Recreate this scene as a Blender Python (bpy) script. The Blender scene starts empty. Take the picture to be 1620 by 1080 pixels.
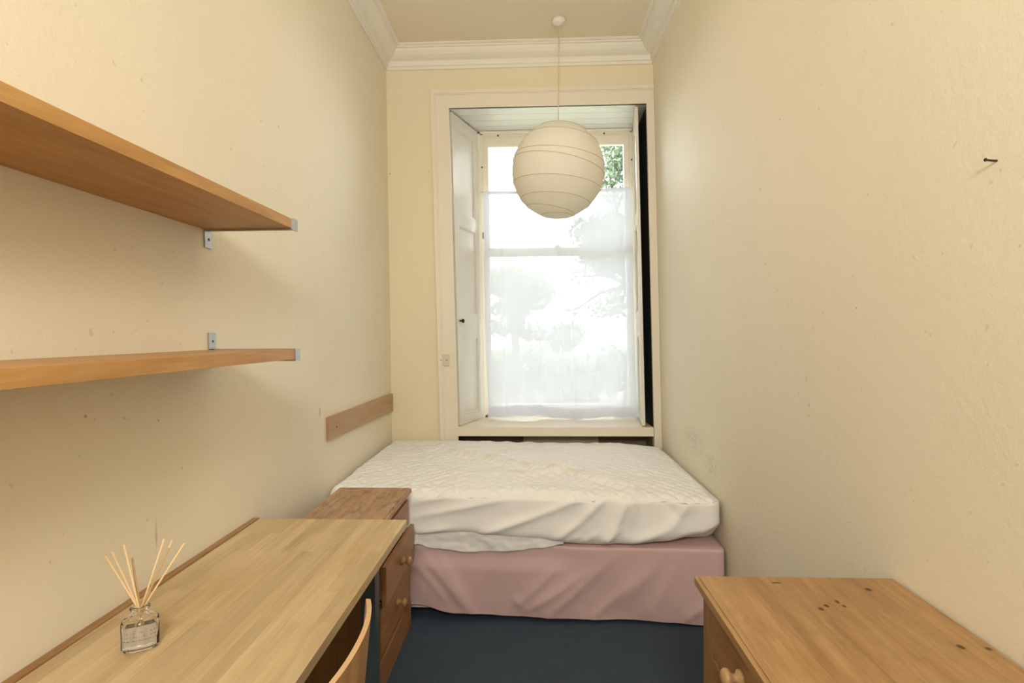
import bpy, bmesh, math, random
from math import pi, sin, cos, exp, sqrt
from mathutils import Vector, Matrix, noise

random.seed(7)
SC = bpy.context.scene
COL = SC.collection

# ------------------------------------------------------------------ camera
F_PX, CAM = 860.0, Vector((1.08101, -3.9963, 1.42))
YAW, PITCH, ROLL = .041117, -.013997, -.006038
fw = Vector((-sin(YAW)*cos(PITCH), cos(YAW)*cos(PITCH), sin(PITCH)))
r0 = Vector((cos(YAW), sin(YAW), 0)); u0 = r0.cross(fw)
cr = r0*cos(ROLL) + u0*sin(ROLL); cu = -r0*sin(ROLL) + u0*cos(ROLL)
cam = bpy.data.cameras.new('camera'); camo = bpy.data.objects.new('camera', cam); COL.objects.link(camo)
camo.matrix_world = Matrix(((cr.x, cu.x, -fw.x, CAM.x), (cr.y, cu.y, -fw.y, CAM.y), (cr.z, cu.z, -fw.z, CAM.z), (0, 0, 0, 1)))
cam.sensor_fit = 'HORIZONTAL'; cam.sensor_width = 36.0; cam.lens = 36.0*F_PX/1620.0
cam.clip_start = .02; cam.clip_end = 500
SC.camera = camo

# ------------------------------------------------------------------ sky, lights, exposure
w = bpy.data.worlds.new('overcast_sky'); SC.world = w; w.use_nodes = True
bg = w.node_tree.nodes['Background']; bg.inputs[0].default_value = (.93, .97, 1, 1); bg.inputs[1].default_value = 9.5

def area(name, loc, target, size, power, color, size_y=None):
    l = bpy.data.lights.new(name, 'AREA'); l.energy = power; l.color = color; l.size = size
    if size_y: l.shape = 'RECTANGLE'; l.size_y = size_y
    o = bpy.data.objects.new(name, l); COL.objects.link(o); o.location = loc
    o.rotation_euler = (Vector(target) - Vector(loc)).to_track_quat('-Z', 'Y').to_euler()
    return o
area('overhead_fill_light', (1.0, -1.55, 3.42), (1.0, -1.5, 0), 1.0, 3, (1, .98, .95)).data.spread = 2.2  # added fill above the frame, evens the room and brightens the bed
area('rear_flash_fill_light', (1.12, -5.15, 2.5), (.98, -.9, 1.25), .55, 51, (1, .98, .955))  # unseen area light behind the camera, stands in for bounced flash
area('upward_fill_light', (1.0, -4.9, 1.9), (1.0, -1.2, 3.5), .5, 2.6, (1, .98, .955)).data.spread = 1.2  # extra fill added behind the camera to brighten the far ceiling, no actual lamp

SC.view_settings.view_transform = 'Standard'; SC.view_settings.look = 'None'
SC.view_settings.gamma = 1; SC.view_settings.use_curve_mapping = False
SC.view_settings.exposure = 0.14

# ------------------------------------------------------------------ node helpers
def lin(c):
    return tuple(((v/255)/12.92 if v/255 <= .04045 else ((v/255+.055)/1.055)**2.4) for v in c) + (1,)

class NT:
    def __init__(s, name, rough=.6):
        s.m = bpy.data.materials.new(name); s.m.use_nodes = True; s.t = s.m.node_tree
        s.b = s.t.nodes['Principled BSDF']; s.b.inputs['Roughness'].default_value = rough
        s.tc = s.n('ShaderNodeTexCoord'); s.co = s.tc.outputs['Object']
    def n(s, typ, **k):
        nd = s.t.nodes.new(typ)
        for a, b in k.items(): setattr(nd, a, b)
        return nd
    def l(s, a, b): s.t.links.new(a, b)
    def put(s, sock, v):
        if hasattr(v, 'is_output') or isinstance(v, bpy.types.NodeSocket): s.l(v, sock)
        else: sock.default_value = v
    def math(s, op, a, b=0.0, c=None, clamp=False):
        nd = s.n('ShaderNodeMath', operation=op); nd.use_clamp = clamp
        s.put(nd.inputs[0], a); s.put(nd.inputs[1], b)
        if c is not None: s.put(nd.inputs[2], c)
        return nd.outputs[0]
    def mapping(s, scale=(1, 1, 1), loc=(0, 0, 0), rot=(0, 0, 0), src=None):
        nd = s.n('ShaderNodeMapping'); s.l(src or s.co, nd.inputs[0])
        nd.inputs['Scale'].default_value = scale; nd.inputs['Location'].default_value = loc; nd.inputs['Rotation'].default_value = rot
        return nd.outputs[0]
    def noise(s, scale, detail=4, rough=.55, vec=None, dist=0):
        nd = s.n('ShaderNodeTexNoise'); s.l(vec or s.co, nd.inputs['Vector'])
        nd.inputs['Scale'].default_value = scale; nd.inputs['Detail'].default_value = detail
        nd.inputs['Roughness'].default_value = rough; nd.inputs['Distortion'].default_value = dist
        return nd.outputs['Fac']
    def ramp(s, fac, *stops):
        nd = s.n('ShaderNodeValToRGB'); s.l(fac, nd.inputs[0]); e = nd.color_ramp.elements
        while len(e) < len(stops): e.new(.5)
        for q, (p, c) in zip(e, stops):
            q.position = p; q.color = c if len(c) == 4 else tuple(c) + (1,)
        return nd.outputs[0]
    def maprange(s, v, a, b, c=0.0, d=1.0):
        nd = s.n('ShaderNodeMapRange'); s.put(nd.inputs[0], v)
        for i, q in enumerate((a, b, c, d)): nd.inputs[i+1].default_value = q
        return nd.outputs[0]
    def mix(s, fac, a, b, mode='MIX'):
        nd = s.n('ShaderNodeMix', data_type='RGBA', blend_type=mode)
        s.put(nd.inputs[0], fac); s.put(nd.inputs[6], a); s.put(nd.inputs[7], b)
        return nd.outputs[2]
    def bump(s, h, strength=.3, dist=.01, normal=None):
        nd = s.n('ShaderNodeBump'); nd.inputs['Strength'].default_value = strength; nd.inputs['Distance'].default_value = dist
        s.l(h, nd.inputs['Height'])
        if normal: s.l(normal, nd.inputs['Normal'])
        return nd.outputs[0]
    def spots(s, items, soft=.5, wob=.3, wscale=40):
        # items: (centre xyz, radii xyz) -> mask 0..1 of ragged marks
        acc = None
        nz = s.math('MULTIPLY', s.math('SUBTRACT', s.noise(wscale, 3), .5), wob*2)
        for c, r in items:
            sc = tuple(1/q for q in r)
            mp = s.mapping(sc, tuple(-a*b for a, b in zip(c, sc)))
            ln = s.n('ShaderNodeVectorMath', operation='LENGTH'); s.l(mp, ln.inputs[0])
            d = s.math('ADD', ln.outputs['Value'], nz)
            m = s.maprange(d, 1.0, 1.0-soft)
            acc = m if acc is None else s.math('MAXIMUM', acc, m)
        return acc
    def out(s, color=None, normal=None, rough=None, spec=None):
        if color is not None: s.put(s.b.inputs['Base Color'], color)
        if normal is not None: s.l(normal, s.b.inputs['Normal'])
        if rough is not None: s.put(s.b.inputs['Roughness'], rough)
        if spec is not None: s.b.inputs['Specular IOR Level'].default_value = spec
        return s.m

def plain(name, rgb, rough=.5, metal=0, bump=None, var=.0, spec=.5):
    t = NT(name, rough); c = lin(rgb)
    col = c
    if var:
        col = t.mix(t.noise(6, 4), tuple(v*(1-var) for v in c[:3]) + (1,), tuple(min(1, v*(1+var)) for v in c[:3]) + (1,))
    t.b.inputs['Metallic'].default_value = metal
    return t.out(col, t.bump(t.noise(bump[0], 4), bump[1], bump[2]) if bump else None, spec=spec)

def wall_mat(name, rgb, marks=(), pale=(), grey=(), bump=.35):
    t = NT(name, .62); c = lin(rgb)
    n1 = t.noise(1.3, 5, .6)
    col = t.mix(n1, tuple(v*.955 for v in c[:3])+(1,), tuple(min(1, v*1.04) for v in c[:3])+(1,))
    fine = t.noise(170, 3, .6); mid = t.noise(45, 4, .6)
    speck = t.maprange(t.noise(46, 1, .5), .755, .78)
    col = t.mix(t.math('MULTIPLY', speck, .25), col, lin((150, 135, 105)))
    if grey:
        col = t.mix(t.math('MULTIPLY', t.spots(grey, .9, .55, 30), t.math('MULTIPLY', t.maprange(t.noise(60, 4), .42, .62), .55)), col, lin((178, 165, 150)))
    if pale: col = t.mix(t.math('MULTIPLY', t.spots(pale, .6, .35, 60), .55), col, lin((176, 172, 160)))
    if marks: col = t.mix(t.math('MULTIPLY', t.spots([(c, tuple(q*.6 if q < .05 else q for q in rr)) for c, rr in marks], .8, .3, 90), .7), col, lin((120, 106, 80)))
    h = t.math('ADD', t.math('MULTIPLY', fine, .5), mid)
    return t.out(col, t.bump(h, bump, .004), spec=.25)

def wood(name, light, dark, along='y', grain=1.0, rough=.45, staves=None, knots=None, planks=None, blotch=.4, plankdark=.12, wear=0):
    t = NT(name, rough)
    ax = {'x': 0, 'y': 1, 'z': 2}[along]
    sc = [1, 1, 1]; sc[ax] = .07
    v = t.mapping(tuple(sc))
    warp = t.noise(2.2, 3, .5, t.mapping(tuple(.35 if i == ax else 1 for i in range(3))))
    wv = t.n('ShaderNodeVectorMath', operation='ADD'); t.l(v, wv.inputs[0])
    cmb = t.n('ShaderNodeCombineXYZ')
    for i in range(3):
        if i != ax: t.l(t.math('MULTIPLY', warp, .16), cmb.inputs[i])
    t.l(cmb.outputs[0], wv.inputs[1])
    g1 = t.noise(34*grain, 6, .65, wv.outputs[0]); g2 = t.noise(150*grain, 3, .6, v)
    g = t.math('ADD', t.math('MULTIPLY', g1, .75), t.math('MULTIPLY', g2, .25))
    col = t.ramp(g, (.33, lin(dark)), (.66, lin(light)))
    if staves:
        wd, ln = staves
        br = t.n('ShaderNodeTexBrick'); br.offset = .37; br.offset_frequency = 2
        rot = {'y': (0, 0, pi/2), 'x': (0, 0, 0), 'z': (0, pi/2, 0)}[along]
        t.l(t.mapping(rot=rot), br.inputs['Vector'])
        br.inputs['Scale'].default_value = 1; br.inputs['Brick Width'].default_value = ln; br.inputs['Row Height'].default_value = wd
        br.inputs['Mortar Size'].default_value = .0005; br.inputs['Mortar Smooth'].default_value = .6; br.inputs['Bias'].default_value = 0
        br.inputs['Color1'].default_value = (.80, .78, .74, 1); br.inputs['Color2'].default_value = (1.1, 1.08, 1.05, 1); br.inputs['Mortar'].default_value = (.72, .68, .6, 1)
        col = t.mix(.8, col, br.outputs['Color'], 'MULTIPLY')
    if planks:
        br = t.n('ShaderNodeTexBrick'); br.offset = 0
        rot = {'y': (0, 0, pi/2), 'x': (0, 0, 0), 'z': (0, pi/2, 0)}[along]
        t.l(t.mapping(rot=rot, loc=(7.7, .03, 0)), br.inputs['Vector'])
        br.inputs['Scale'].default_value = 1; br.inputs['Brick Width'].default_value = 30; br.inputs['Row Height'].default_value = planks
        br.inputs['Mortar Size'].default_value = .0009; br.inputs['Mortar Smooth'].default_value = .7
        br.inputs['Color1'].default_value = (1-plankdark,)*3+(1,); br.inputs['Color2'].default_value = (1.04, 1.04, 1.04, 1); br.inputs['Mortar'].default_value = (.62, .55, .45, 1)
        col = t.mix(.9, col, br.outputs['Color'], 'MULTIPLY')
    if blotch:
        b = t.maprange(t.noise(5, 5, .6), .42, .72)
        col = t.mix(t.math('MULTIPLY', b, blotch), col, lin(dark))
    if wear:
        b = t.maprange(t.noise(26, 6, .75, t.mapping(tuple(.4 if i == ax else 1 for i in range(3)))), .5, .68)
        col = t.mix(t.math('MULTIPLY', b, wear), col, tuple(q*.45 for q in lin(dark)[:3])+(1,))
    if knots:
        halo = t.spots([(c, tuple(q*2.1 for q in r)) for c, r in knots], .9, .15, 30)
        col = t.mix(t.math('MULTIPLY', halo, .45), col, lin(dark))
        col = t.mix(t.spots(knots, .5, .15, 60), col, tuple(q*.22 for q in lin(dark)[:3])+(1,))
    return t.out(col, t.bump(g, .12, .002), spec=.35)

def pane_mat(name):
    t = NT(name); t.t.nodes.remove(t.b)
    tr = t.n('ShaderNodeBsdfTransparent'); tr.inputs[0].default_value = (.97, .985, .98, 1)
    gl = t.n('ShaderNodeBsdfGlossy'); gl.inputs['Roughness'].default_value = .02
    fr = t.n('ShaderNodeFresnel'); fr.inputs[0].default_value = 1.45
    mx = t.n('ShaderNodeMixShader'); t.l(fr.outputs[0], mx.inputs[0]); t.l(tr.outputs[0], mx.inputs[1]); t.l(gl.outputs[0], mx.inputs[2])
    t.l(mx.outputs[0], t.t.nodes['Material Output'].inputs[0])
    return t.m

def sheer_mat(name, rgb, opacity):
    t = NT(name); t.t.nodes.remove(t.b); c = lin(rgb)
    tr = t.n('ShaderNodeBsdfTransparent')
    df = t.n('ShaderNodeBsdfDiffuse'); df.inputs[0].default_value = c
    tl = t.n('ShaderNodeBsdfTranslucent'); tl.inputs[0].default_value = c
    m1 = t.n('ShaderNodeMixShader'); m1.inputs[0].default_value = .185; t.l(df.outputs[0], m1.inputs[1]); t.l(tl.outputs[0], m1.inputs[2])
    m2 = t.n('ShaderNodeMixShader'); m2.inputs[0].default_value = opacity; t.l(tr.outputs[0], m2.inputs[1]); t.l(m1.outputs[0], m2.inputs[2])
    t.l(m2.outputs[0], t.t.nodes['Material Output'].inputs[0])
    return t.m

# ------------------------------------------------------------------ mesh helpers
def obj(name, bm, mat, parent=None, smooth=False, bevel=0, seg=2, angle=30):
    me = bpy.data.meshes.new(name)
    if bevel:
        ed = [e for e in bm.edges if len(e.link_faces) == 2 and e.calc_face_angle(0) > math.radians(angle)]
        bmesh.ops.bevel(bm, geom=ed, offset=bevel, segments=seg, profile=.5, affect='EDGES', clamp_overlap=True)
    bmesh.ops.recalc_face_normals(bm, faces=bm.faces)
    off = Vector((0, 0, 0)); q = parent
    while q is not None: off += q.location; q = q.parent
    if parent is not None: bmesh.ops.translate(bm, verts=bm.verts, vec=-off)
    bm.to_mesh(me); bm.free()
    if smooth:
        for p in me.polygons: p.use_smooth = True
    o = bpy.data.objects.new(name, me); COL.objects.link(o); o.data.materials.append(mat)
    if parent is not None: o.parent = parent
    return o

def rebase(o):
    # move a top-level mesh's origin to the middle of its underside
    v = [p.co for p in o.data.vertices]
    c = Vector((sum(p.x for p in v)/len(v), sum(p.y for p in v)/len(v), min(p.z for p in v)))
    o.data.transform(Matrix.Translation(-c)); o.location = c
    return o

def thing(name, label, cat, loc, group=None):
    o = bpy.data.objects.new(name, None); COL.objects.link(o); o.location = loc; o.empty_display_size = .05
    o['label'] = label; o['category'] = cat; o['kind'] = 'thing'
    if group: o['group'] = group
    return o

def struct(o, label=None, cat=None):
    o['kind'] = 'structure'
    if label: o['label'] = label; o['category'] = cat
    return o

def box(bm, a, b, m=None):
    vs = [bm.verts.new((x, y, z)) for x in (a[0], b[0]) for y in (a[1], b[1]) for z in (a[2], b[2])]
    for f in ((0, 1, 3, 2), (4, 6, 7, 5), (0, 4, 5, 1), (2, 3, 7, 6), (0, 2, 6, 4), (1, 5, 7, 3)): bm.faces.new([vs[i] for i in f])
    if m:
        for v in vs: v.co = m @ v.co
    return vs

def hexa(bm, pts):
    # pts: 4 points of the bottom, 4 of the top, same order
    vs = [bm.verts.new(p) for p in pts]
    for f in ((3, 2, 1, 0), (4, 5, 6, 7), (0, 1, 5, 4), (1, 2, 6, 5), (2, 3, 7, 6), (3, 0, 4, 7)): bm.faces.new([vs[i] for i in f])
    return vs

def B(a, b):
    bm = bmesh.new(); box(bm, a, b); return bm

def tube(bm, pts, rad, n=10, cap=True):
    pts = [Vector(p) for p in pts]; rings = []; prev = None
    for i, p in enumerate(pts):
        d = (pts[min(i+1, len(pts)-1)] - pts[max(i-1, 0)]).normalized()
        if prev is None:
            a = d.orthogonal().normalized()
        else:
            a = (prev - d*prev.dot(d)).normalized()
        prev = a; b = d.cross(a); r = rad[i] if isinstance(rad, (list, tuple)) else rad
        rings.append([bm.verts.new(p + (a*cos(2*pi*k/n) + b*sin(2*pi*k/n))*r) for k in range(n)])
    for p, q in zip(rings, rings[1:]):
        for k in range(n): bm.faces.new((p[k], p[(k+1) % n], q[(k+1) % n], q[k]))
    if cap: bm.faces.new(rings[0][::-1]); bm.faces.new(rings[-1])

def loop_tube(bm, pts, rad, n=6):
    pts = [Vector(p) for p in pts]; N = len(pts); rings = []
    for i, p in enumerate(pts):
        d = (pts[(i+1) % N] - pts[i-1]).normalized()
        a = d.cross(Vector((0, 0, 1))).normalized(); b = d.cross(a)
        rings.append([bm.verts.new(p + (a*cos(2*pi*k/n) + b*sin(2*pi*k/n))*rad) for k in range(n)])
    for i in range(N):
        p, q = rings[i], rings[(i+1) % N]
        for k in range(n): bm.faces.new((p[k], p[(k+1) % n], q[(k+1) % n], q[k]))

def lathe(bm, prof, base, axis='z', n=28, sx=1, sy=1, rot=0):
    rings = []
    for r, h in prof:
        ring = []
        for k in range(n):
            a = 2*pi*k/n; u, v = r*cos(a)*sx, r*sin(a)*sy
            u, v = u*cos(rot)-v*sin(rot), u*sin(rot)+v*cos(rot)
            p = {'z': (u, v, h), 'x': (h, u, v), '-x': (-h, u, v), 'y': (u, h, v), '-y': (u, -h, v)}[axis]
            ring.append(bm.verts.new(Vector(base) + Vector(p)))
        rings.append(ring)
    for p, q in zip(rings, rings[1:]):
        for k in range(n): bm.faces.new((p[k], p[(k+1) % n], q[(k+1) % n], q[k]))
    bm.faces.new(rings[0][::-1]); bm.faces.new(rings[-1])

def lean(v):
    # the old room is out of plumb: everything shifts to the right towards the floor
    k = .007 + .014*min(1, max(0, v.x/.33))
    if v.y > 0: k -= (k-.013)*min(1, v.y/.45)
    return Vector((v.x + k*(3.3 - v.z), v.y, v.z))
def lean_bm(bm):
    for v in bm.verts: v.co = lean(v.co)
    return bm
def WL(z): return .007*(3.3-z)
def WR(z): return 1.95 + .021*(3.3-z)

# ------------------------------------------------------------------ materials
CREAM = (237, 227, 203)
M = {}
M['wall_l'] = wall_mat('cream_emulsion_left', CREAM,
    marks=[((.03, -1.731, 2.298), (.1, .009, .011)), ((.03, -1.434, 2.038), (.1, .006, .012)), ((.03, -2.20, 1.35), (.1, .007, .005)),
           ((.03, -2.75, 1.23), (.1, .012, .009)), ((.03, -2.5, 1.18), (.1, .007, .007)), ((.03, -1.28, 1.83), (.1, .006, .012))],
    pale=[((.02, -1.347, 1.037), (.1, .014, .032)), ((.02, -2.52, .86), (.1, .006, .05))])
M['wall_r'] = wall_mat('cream_emulsion_right', CREAM,
    marks=[((1.98, -1.799, 1.986), (.1, .007, .013)), ((1.98, -1.225, 1.977), (.1, .008, .014)), ((1.98, -2.147, 1.176), (.1, .006, .011)),
           ((1.98, -2.425, 1.487), (.1, .009, .006)), ((1.98, -1.979, 2.189), (.1, .007, .009)), ((1.98, -1.60, 1.50), (.1, .006, .01)),
           ((1.98, -.55, 1.9), (.1, .01, .015))],
    grey=[((1.99, -.80, .80), (.2, .26, .10)), ((1.99, -1.1, .72), (.2, .14, .09))])
M['wall_b'] = wall_mat('cream_emulsion_back', (237, 224, 192), marks=[((.02, 0, 2.608), (.012, .1, .014)), ((.31, 0, 2.62), (.008, .1, .012))])
M['ceiling'] = wall_mat('cream_ceiling_paint', (238, 226, 202), bump=.15)
M['trim'] = plain('cream_white_gloss_paint', (236, 226, 206), .38, var=.02, bump=(30, .08, .004))
M['cornice'] = plain('white_matt_plaster', (238, 232, 218), .6, var=.02, bump=(40, .1, .004))
M['shutter'] = plain('white_shutter_gloss_paint', (228, 222, 208), .4, var=.02, bump=(25, .1, .004))
M['soffit'] = plain('white_old_gloss_paint', (232, 228, 220), .4, var=.02, bump=(25, .1, .004))
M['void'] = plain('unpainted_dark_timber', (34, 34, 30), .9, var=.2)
M['recess'] = plain('dark_brown_old_paint', (140, 126, 100), .7, var=.1)
M['recess2'] = plain('drab_grey_old_paint', (196, 186, 160), .6, var=.1)
M['black'] = plain('black_iron', (22, 20, 18), .35, .4)
M['steel'] = plain('dull_zinc_plate', (176, 176, 174), .38, .85, bump=(120, .1, .001))
M['screw'] = plain('screw_metal', (70, 62, 52), .5, .6)
M['pane'] = pane_mat('window_glass')
M['sheer'] = sheer_mat('white_voile', (234, 239, 250), .885)
M['hem'] = sheer_mat('white_voile_hem', (238, 242, 251), .90)
M['paper'] = NT('rice_paper', .8)
def _paper(t):
    c = lin((246, 240, 224)); col = t.mix(t.noise(14, 4), tuple(v*.97 for v in c[:3])+(1,), c)
    t.out(col, t.bump(t.noise(30, 3), .15, .006), spec=.2)
    tl = t.n('ShaderNodeBsdfTranslucent'); tl.inputs[0].default_value = c
    mx = t.n('ShaderNodeMixShader'); mx.inputs[0].default_value = .22
    t.l(t.b.outputs[0], mx.inputs[1]); t.l(tl.outputs[0], mx.inputs[2]); t.l(mx.outputs[0], t.t.nodes['Material Output'].inputs[0])
    return t.m
M['paper'] = _paper(M['paper'])
M['rib'] = plain('lantern_wire', (204, 186, 148), .7)
M['plastic'] = plain('white_plastic', (232, 226, 210), .35)
M['plate'] = plain('greyed_white_plastic', (216, 208, 190), .4)
M['cord'] = plain('cream_flex', (216, 204, 172), .5)
M['shelf'] = wood('orange_stained_pine', (204, 158, 96), (172, 122, 64), 'y', .8, .42, blotch=.25,
    knots=[((.12, -2.52, 1.765), (.018, .05, .1)), ((.17, -2.5, 1.765), (.010, .04, .1)), ((.10, -3.05, 1.765), (.012, .05, .1)), ((.09, -2.98, 1.765), (.010, .04, .1))])
M['batten'] = wood('plain_mid_brown_wood', (192, 160, 124), (174, 138, 100), 'y', .8, .5, blotch=.15)
M['desk'] = wood('beech_butcher_block', (216, 194, 152), (190, 160, 114), 'y', .7, .36, staves=(.036, .42), blotch=.28)
M['deskstrip'] = wood('brown_batten_wood', (178, 138, 94), (148, 108, 68), 'y', 1, .5)
M['deskleg'] = plain('blue_grey_powder_coat', (74, 86, 90), .42, .1)
M['pine_top'] = wood('worn_pine_top', (206, 174, 142), (158, 118, 84), 'y', .9, .5, planks=.11, blotch=.4, wear=.75)
M['pine'] = wood('orange_lacquered_pine', (178, 134, 88), (148, 102, 62), 'y', .8, .4, blotch=.2)
M['pine_v'] = wood('orange_lacquered_pine_upright', (178, 134, 88), (148, 102, 62), 'z', .8, .4, blotch=.2)
M['chest_v'] = wood('chest_pine_upright', (176, 138, 90), (142, 100, 56), 'z', .8, .4, blotch=.2)
M['knob'] = wood('turned_pine_knob', (184, 148, 104), (158, 118, 76), 'x', 1, .35, blotch=.1)
M['ply'] = wood('birch_ply_face', (200, 164, 116), (176, 134, 88), 'z', .7, .4, blotch=.15)
M['glass'] = None

# ------------------------------------------------------------------ room shell
YF, ZC = -5.4, 3.5
bm = B((-.15, YF-.1, -.12), (2.2, .62, 0)); t = NT('navy_carpet', .95)
c0 = t.mix(t.noise(260, 3, .7), lin((52, 62, 74)), lin((90, 102, 116))); c0 = t.mix(t.math('MULTIPLY', t.noise(5, 4), .35), c0, lin((58, 68, 80)))
M['carpet'] = t.out(c0, t.bump(t.noise(320, 2), .8, .006), spec=.1)
struct(obj('floor', bm, M['carpet']), 'dark slate blue carpet covering the floor', 'floor')
struct(obj('ceiling', B((-.15, YF-.1, ZC), (2.15, .62, ZC+.1)), M['ceiling']), 'cream painted ceiling', 'ceiling')
z0, z1 = 0, ZC
bm = bmesh.new(); hexa(bm, [(WL(z0)-.12, YF, z0), (WL(z0), YF, z0), (WL(z0), 0, z0), (WL(z0)-.12, 0, z0), (WL(z1)-.12, YF, z1), (WL(z1), YF, z1), (WL(z1), 0, z1), (WL(z1)-.12, 0, z1)])
struct(obj('wall_left', bm, M['wall_l']), 'cream left wall carrying the shelves', 'wall')
bm = bmesh.new(); hexa(bm, [(WR(z0), YF, z0), (WR(z0)+.12, YF, z0), (WR(z0)+.12, 0, z0), (WR(z0), 0, z0), (WR(z1), YF, z1), (WR(z1)+.12, YF, z1), (WR(z1)+.12, 0, z1), (WR(z1), 0, z1)])
struct(obj('wall_right', bm, M['wall_r']), 'bare cream right wall', 'wall')
struct(obj('wall_front', B((-.15, YF-.1, 0), (2.2, YF, ZC)), M['wall_b']), 'cream wall behind the viewer', 'wall')
# back wall with the window opening (0.40..1.93 x 0..3.12), 0.6 m thick
bm = bmesh.new()
OX0, OX1, OZ = .44, 1.92, 3.10
def bw(xa, xb, za, zb, ya=0, yb=.6):
    vs = hexa(bm, [(xa, ya, za), (xb, ya, za), (xb, yb, za), (xa, yb, za), (xa, ya, zb), (xb, ya, zb), (xb, yb, zb), (xa, yb, zb)])
    for v in vs: v.co = lean(v.co)
bw(-.12, OX0, 0, ZC); bw(OX1, 2.07, 0, ZC); bw(OX0, OX1, OZ, ZC)
struct(obj('wall_back', bm, M['wall_b']), 'cream end wall around the window', 'wall')

# cornice: one moulding round the room
prof = [(-.01, 3.362), (.012, 3.362), (.012, 3.382), (.022, 3.386), (.026, 3.40), (.026, 3.418), (.036, 3.422), (.05, 3.428), (.072, 3.442), (.09, 3.462), (.098, 3.476), (.110, 3.478), (.110, 3.487), (.122, 3.489), (.130, 3.494), (.130, 3.505), (-.01, 3.505)]
bm = bmesh.new(); rings = []
for d, z in prof:
    rings.append([bm.verts.new(p) for p in ((d, -d, z), (1.95-d, -d, z), (1.95-d, YF+d, z), (d, YF+d, z))])
for p, q in zip(rings, rings[1:]+rings[:1]):
    for k in range(4): bm.faces.new((p[k], p[(k+1) % 4], q[(k+1) % 4], q[k]))
struct(obj('trim_1', bm, M['cornice']), 'white moulded plaster cornice round the ceiling', 'cornice')

# architrave: stepped board round the opening
bm = bmesh.new()
def slab(xa, xb, za, zb, ya, yb=.0): box(bm, (xa, ya, za), (xb, yb, zb))
AL, IL, IR, AR, AT, IT = .33, .462, 1.893, 1.948, 3.205, 3.072
slab(AL+.02, IL, 0, AT-.02, -.018, .005); slab(IR, AR, 0, AT-.02, -.018, .005); slab(IL, IR, IT, AT-.02, -.018, .005)
slab(AL, AL+.028, 0, AT, -.030); slab(AL+.028, AR, AT-.028, AT, -.030)
slab(AL+.028, AL+.036, 0, AT-.028, -.023); slab(AL+.036, AR, AT-.036, AT-.028, -.023)
slab(IL-.014, IL, .73, IT+.014, -.023); slab(IL+.0001, IR-.0001, IT, IT+.014, -.0231); slab(IR, IR+.012, .73, IT+.014, -.023)
lean_bm(bm)
struct(obj('trim_2', bm, M['trim'], bevel=.003), 'cream painted architrave framing the window recess', 'architrave')

# reveal: soffit, left casing wall (behind shutter), right dark shutter box
bm = bmesh.new()
for i in range(4):
    ya, yb = .0055+i*.114, .0055+(i+1)*.114-.004
    box(bm, (IL-.02, ya, 3.072), (IR+.025, yb, 3.10))
box(bm, (IL-.02, .0055, 3.078), (IR+.025, .462, 3.10)); lean_bm(bm)
struct(obj('trim_3', bm, M['soffit'], bevel=.002), 'boarded white soffit over the window', 'soffit')
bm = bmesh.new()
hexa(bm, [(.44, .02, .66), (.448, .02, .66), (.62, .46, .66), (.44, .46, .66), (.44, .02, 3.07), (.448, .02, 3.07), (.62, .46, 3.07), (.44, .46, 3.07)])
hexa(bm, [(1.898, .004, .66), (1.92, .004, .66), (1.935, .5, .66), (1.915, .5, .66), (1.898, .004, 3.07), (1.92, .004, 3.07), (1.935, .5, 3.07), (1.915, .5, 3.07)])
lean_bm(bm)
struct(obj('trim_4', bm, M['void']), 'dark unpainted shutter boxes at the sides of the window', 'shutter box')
# sill board
bm = bmesh.new(); box(bm, (.450, -.032, .672), (1.886, .53, .737)); lean_bm(bm)
struct(obj('trim_5', bm, M['trim'], bevel=.008, seg=3), 'deep cream painted window sill', 'sill')
# recess below the sill
bm = bmesh.new(); box(bm, (.43, .20, 0), (1.94, .24, .70)); box(bm, (.43, .0, 0), (.455, .22, .68)); box(bm, (1.885, 0, 0), (1.91, .22, .68)); lean_bm(bm)
o = struct(obj('trim_6', bm, M['recess']), 'dark boarded recess under the window sill', 'window back')
bm = bmesh.new(); box(bm, (.945, .155, 0), (1.515, .20, .672)); lean_bm(bm)
obj('panel', bm, M['recess2'], o, bevel=.004)['label'] = 'paler drab centre panel'

# ------------------------------------------------------------------ window
win = bpy.data.objects.new('window_1', None); COL.objects.link(win); win.location = (1.27, .5, .74); struct(win, 'tall sash window with white frame and one pane per sash', 'window')
def wpart(name, boxes, mat, parent=win, bevel=.003):
    bm = bmesh.new()
    for a, b in boxes: box(bm, a, b)
    lean_bm(bm)
    return obj(name, bm, M[mat], parent, bevel=bevel)
FX0, FX1, FZ0, FZ1 = .632, 1.885, .737, 3.064
wpart('window_frame', [((FX0-.05, .45, FZ0), (FX0+.03, .60, FZ1)), ((FX1-.03, .45, FZ0), (FX1+.05, .60, FZ1)), ((FX0-.05, .45, FZ1-.022), (FX1+.05, .60, FZ1+.03)),
     ((FX0-.012, .436, FZ0), (FX0+.012, .45, FZ1)), ((FX1-.012, .436, FZ0), (FX1+.012, .45, FZ1)), ((FX0-.012, .436, FZ1-.014), (FX1+.012, .45, FZ1+.004)), ((FX0, .45, FZ0-.02), (FX1, .6, FZ0+.018))], 'trim')
def sash(name, x0, x1, z0, z1, y, st, top, bot):
    s = wpart(name, [((x0, y, z0), (x0+st, y+.04, z1)), ((x1-st, y, z0), (x1, y+.04, z1)), ((x0+st, y, z1-top), (x1-st, y+.04, z1)), ((x0+st, y, z0), (x1-st, y+.04, z0+bot))], 'trim')
    wpart('pane', [((x0+st-.004, y+.018, z0+bot-.004), (x1-st+.004, y+.022, z1-top+.004))], 'pane', s, 0)
    return s
up = sash('upper_sash', FX0+.024, FX1-.024, 2.062, 3.046, .512, .046, .078, .05)
lo = sash('lower_sash', FX0+.024, FX1-.024, .756, 2.124, .466, .046, .052, .085)
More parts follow.
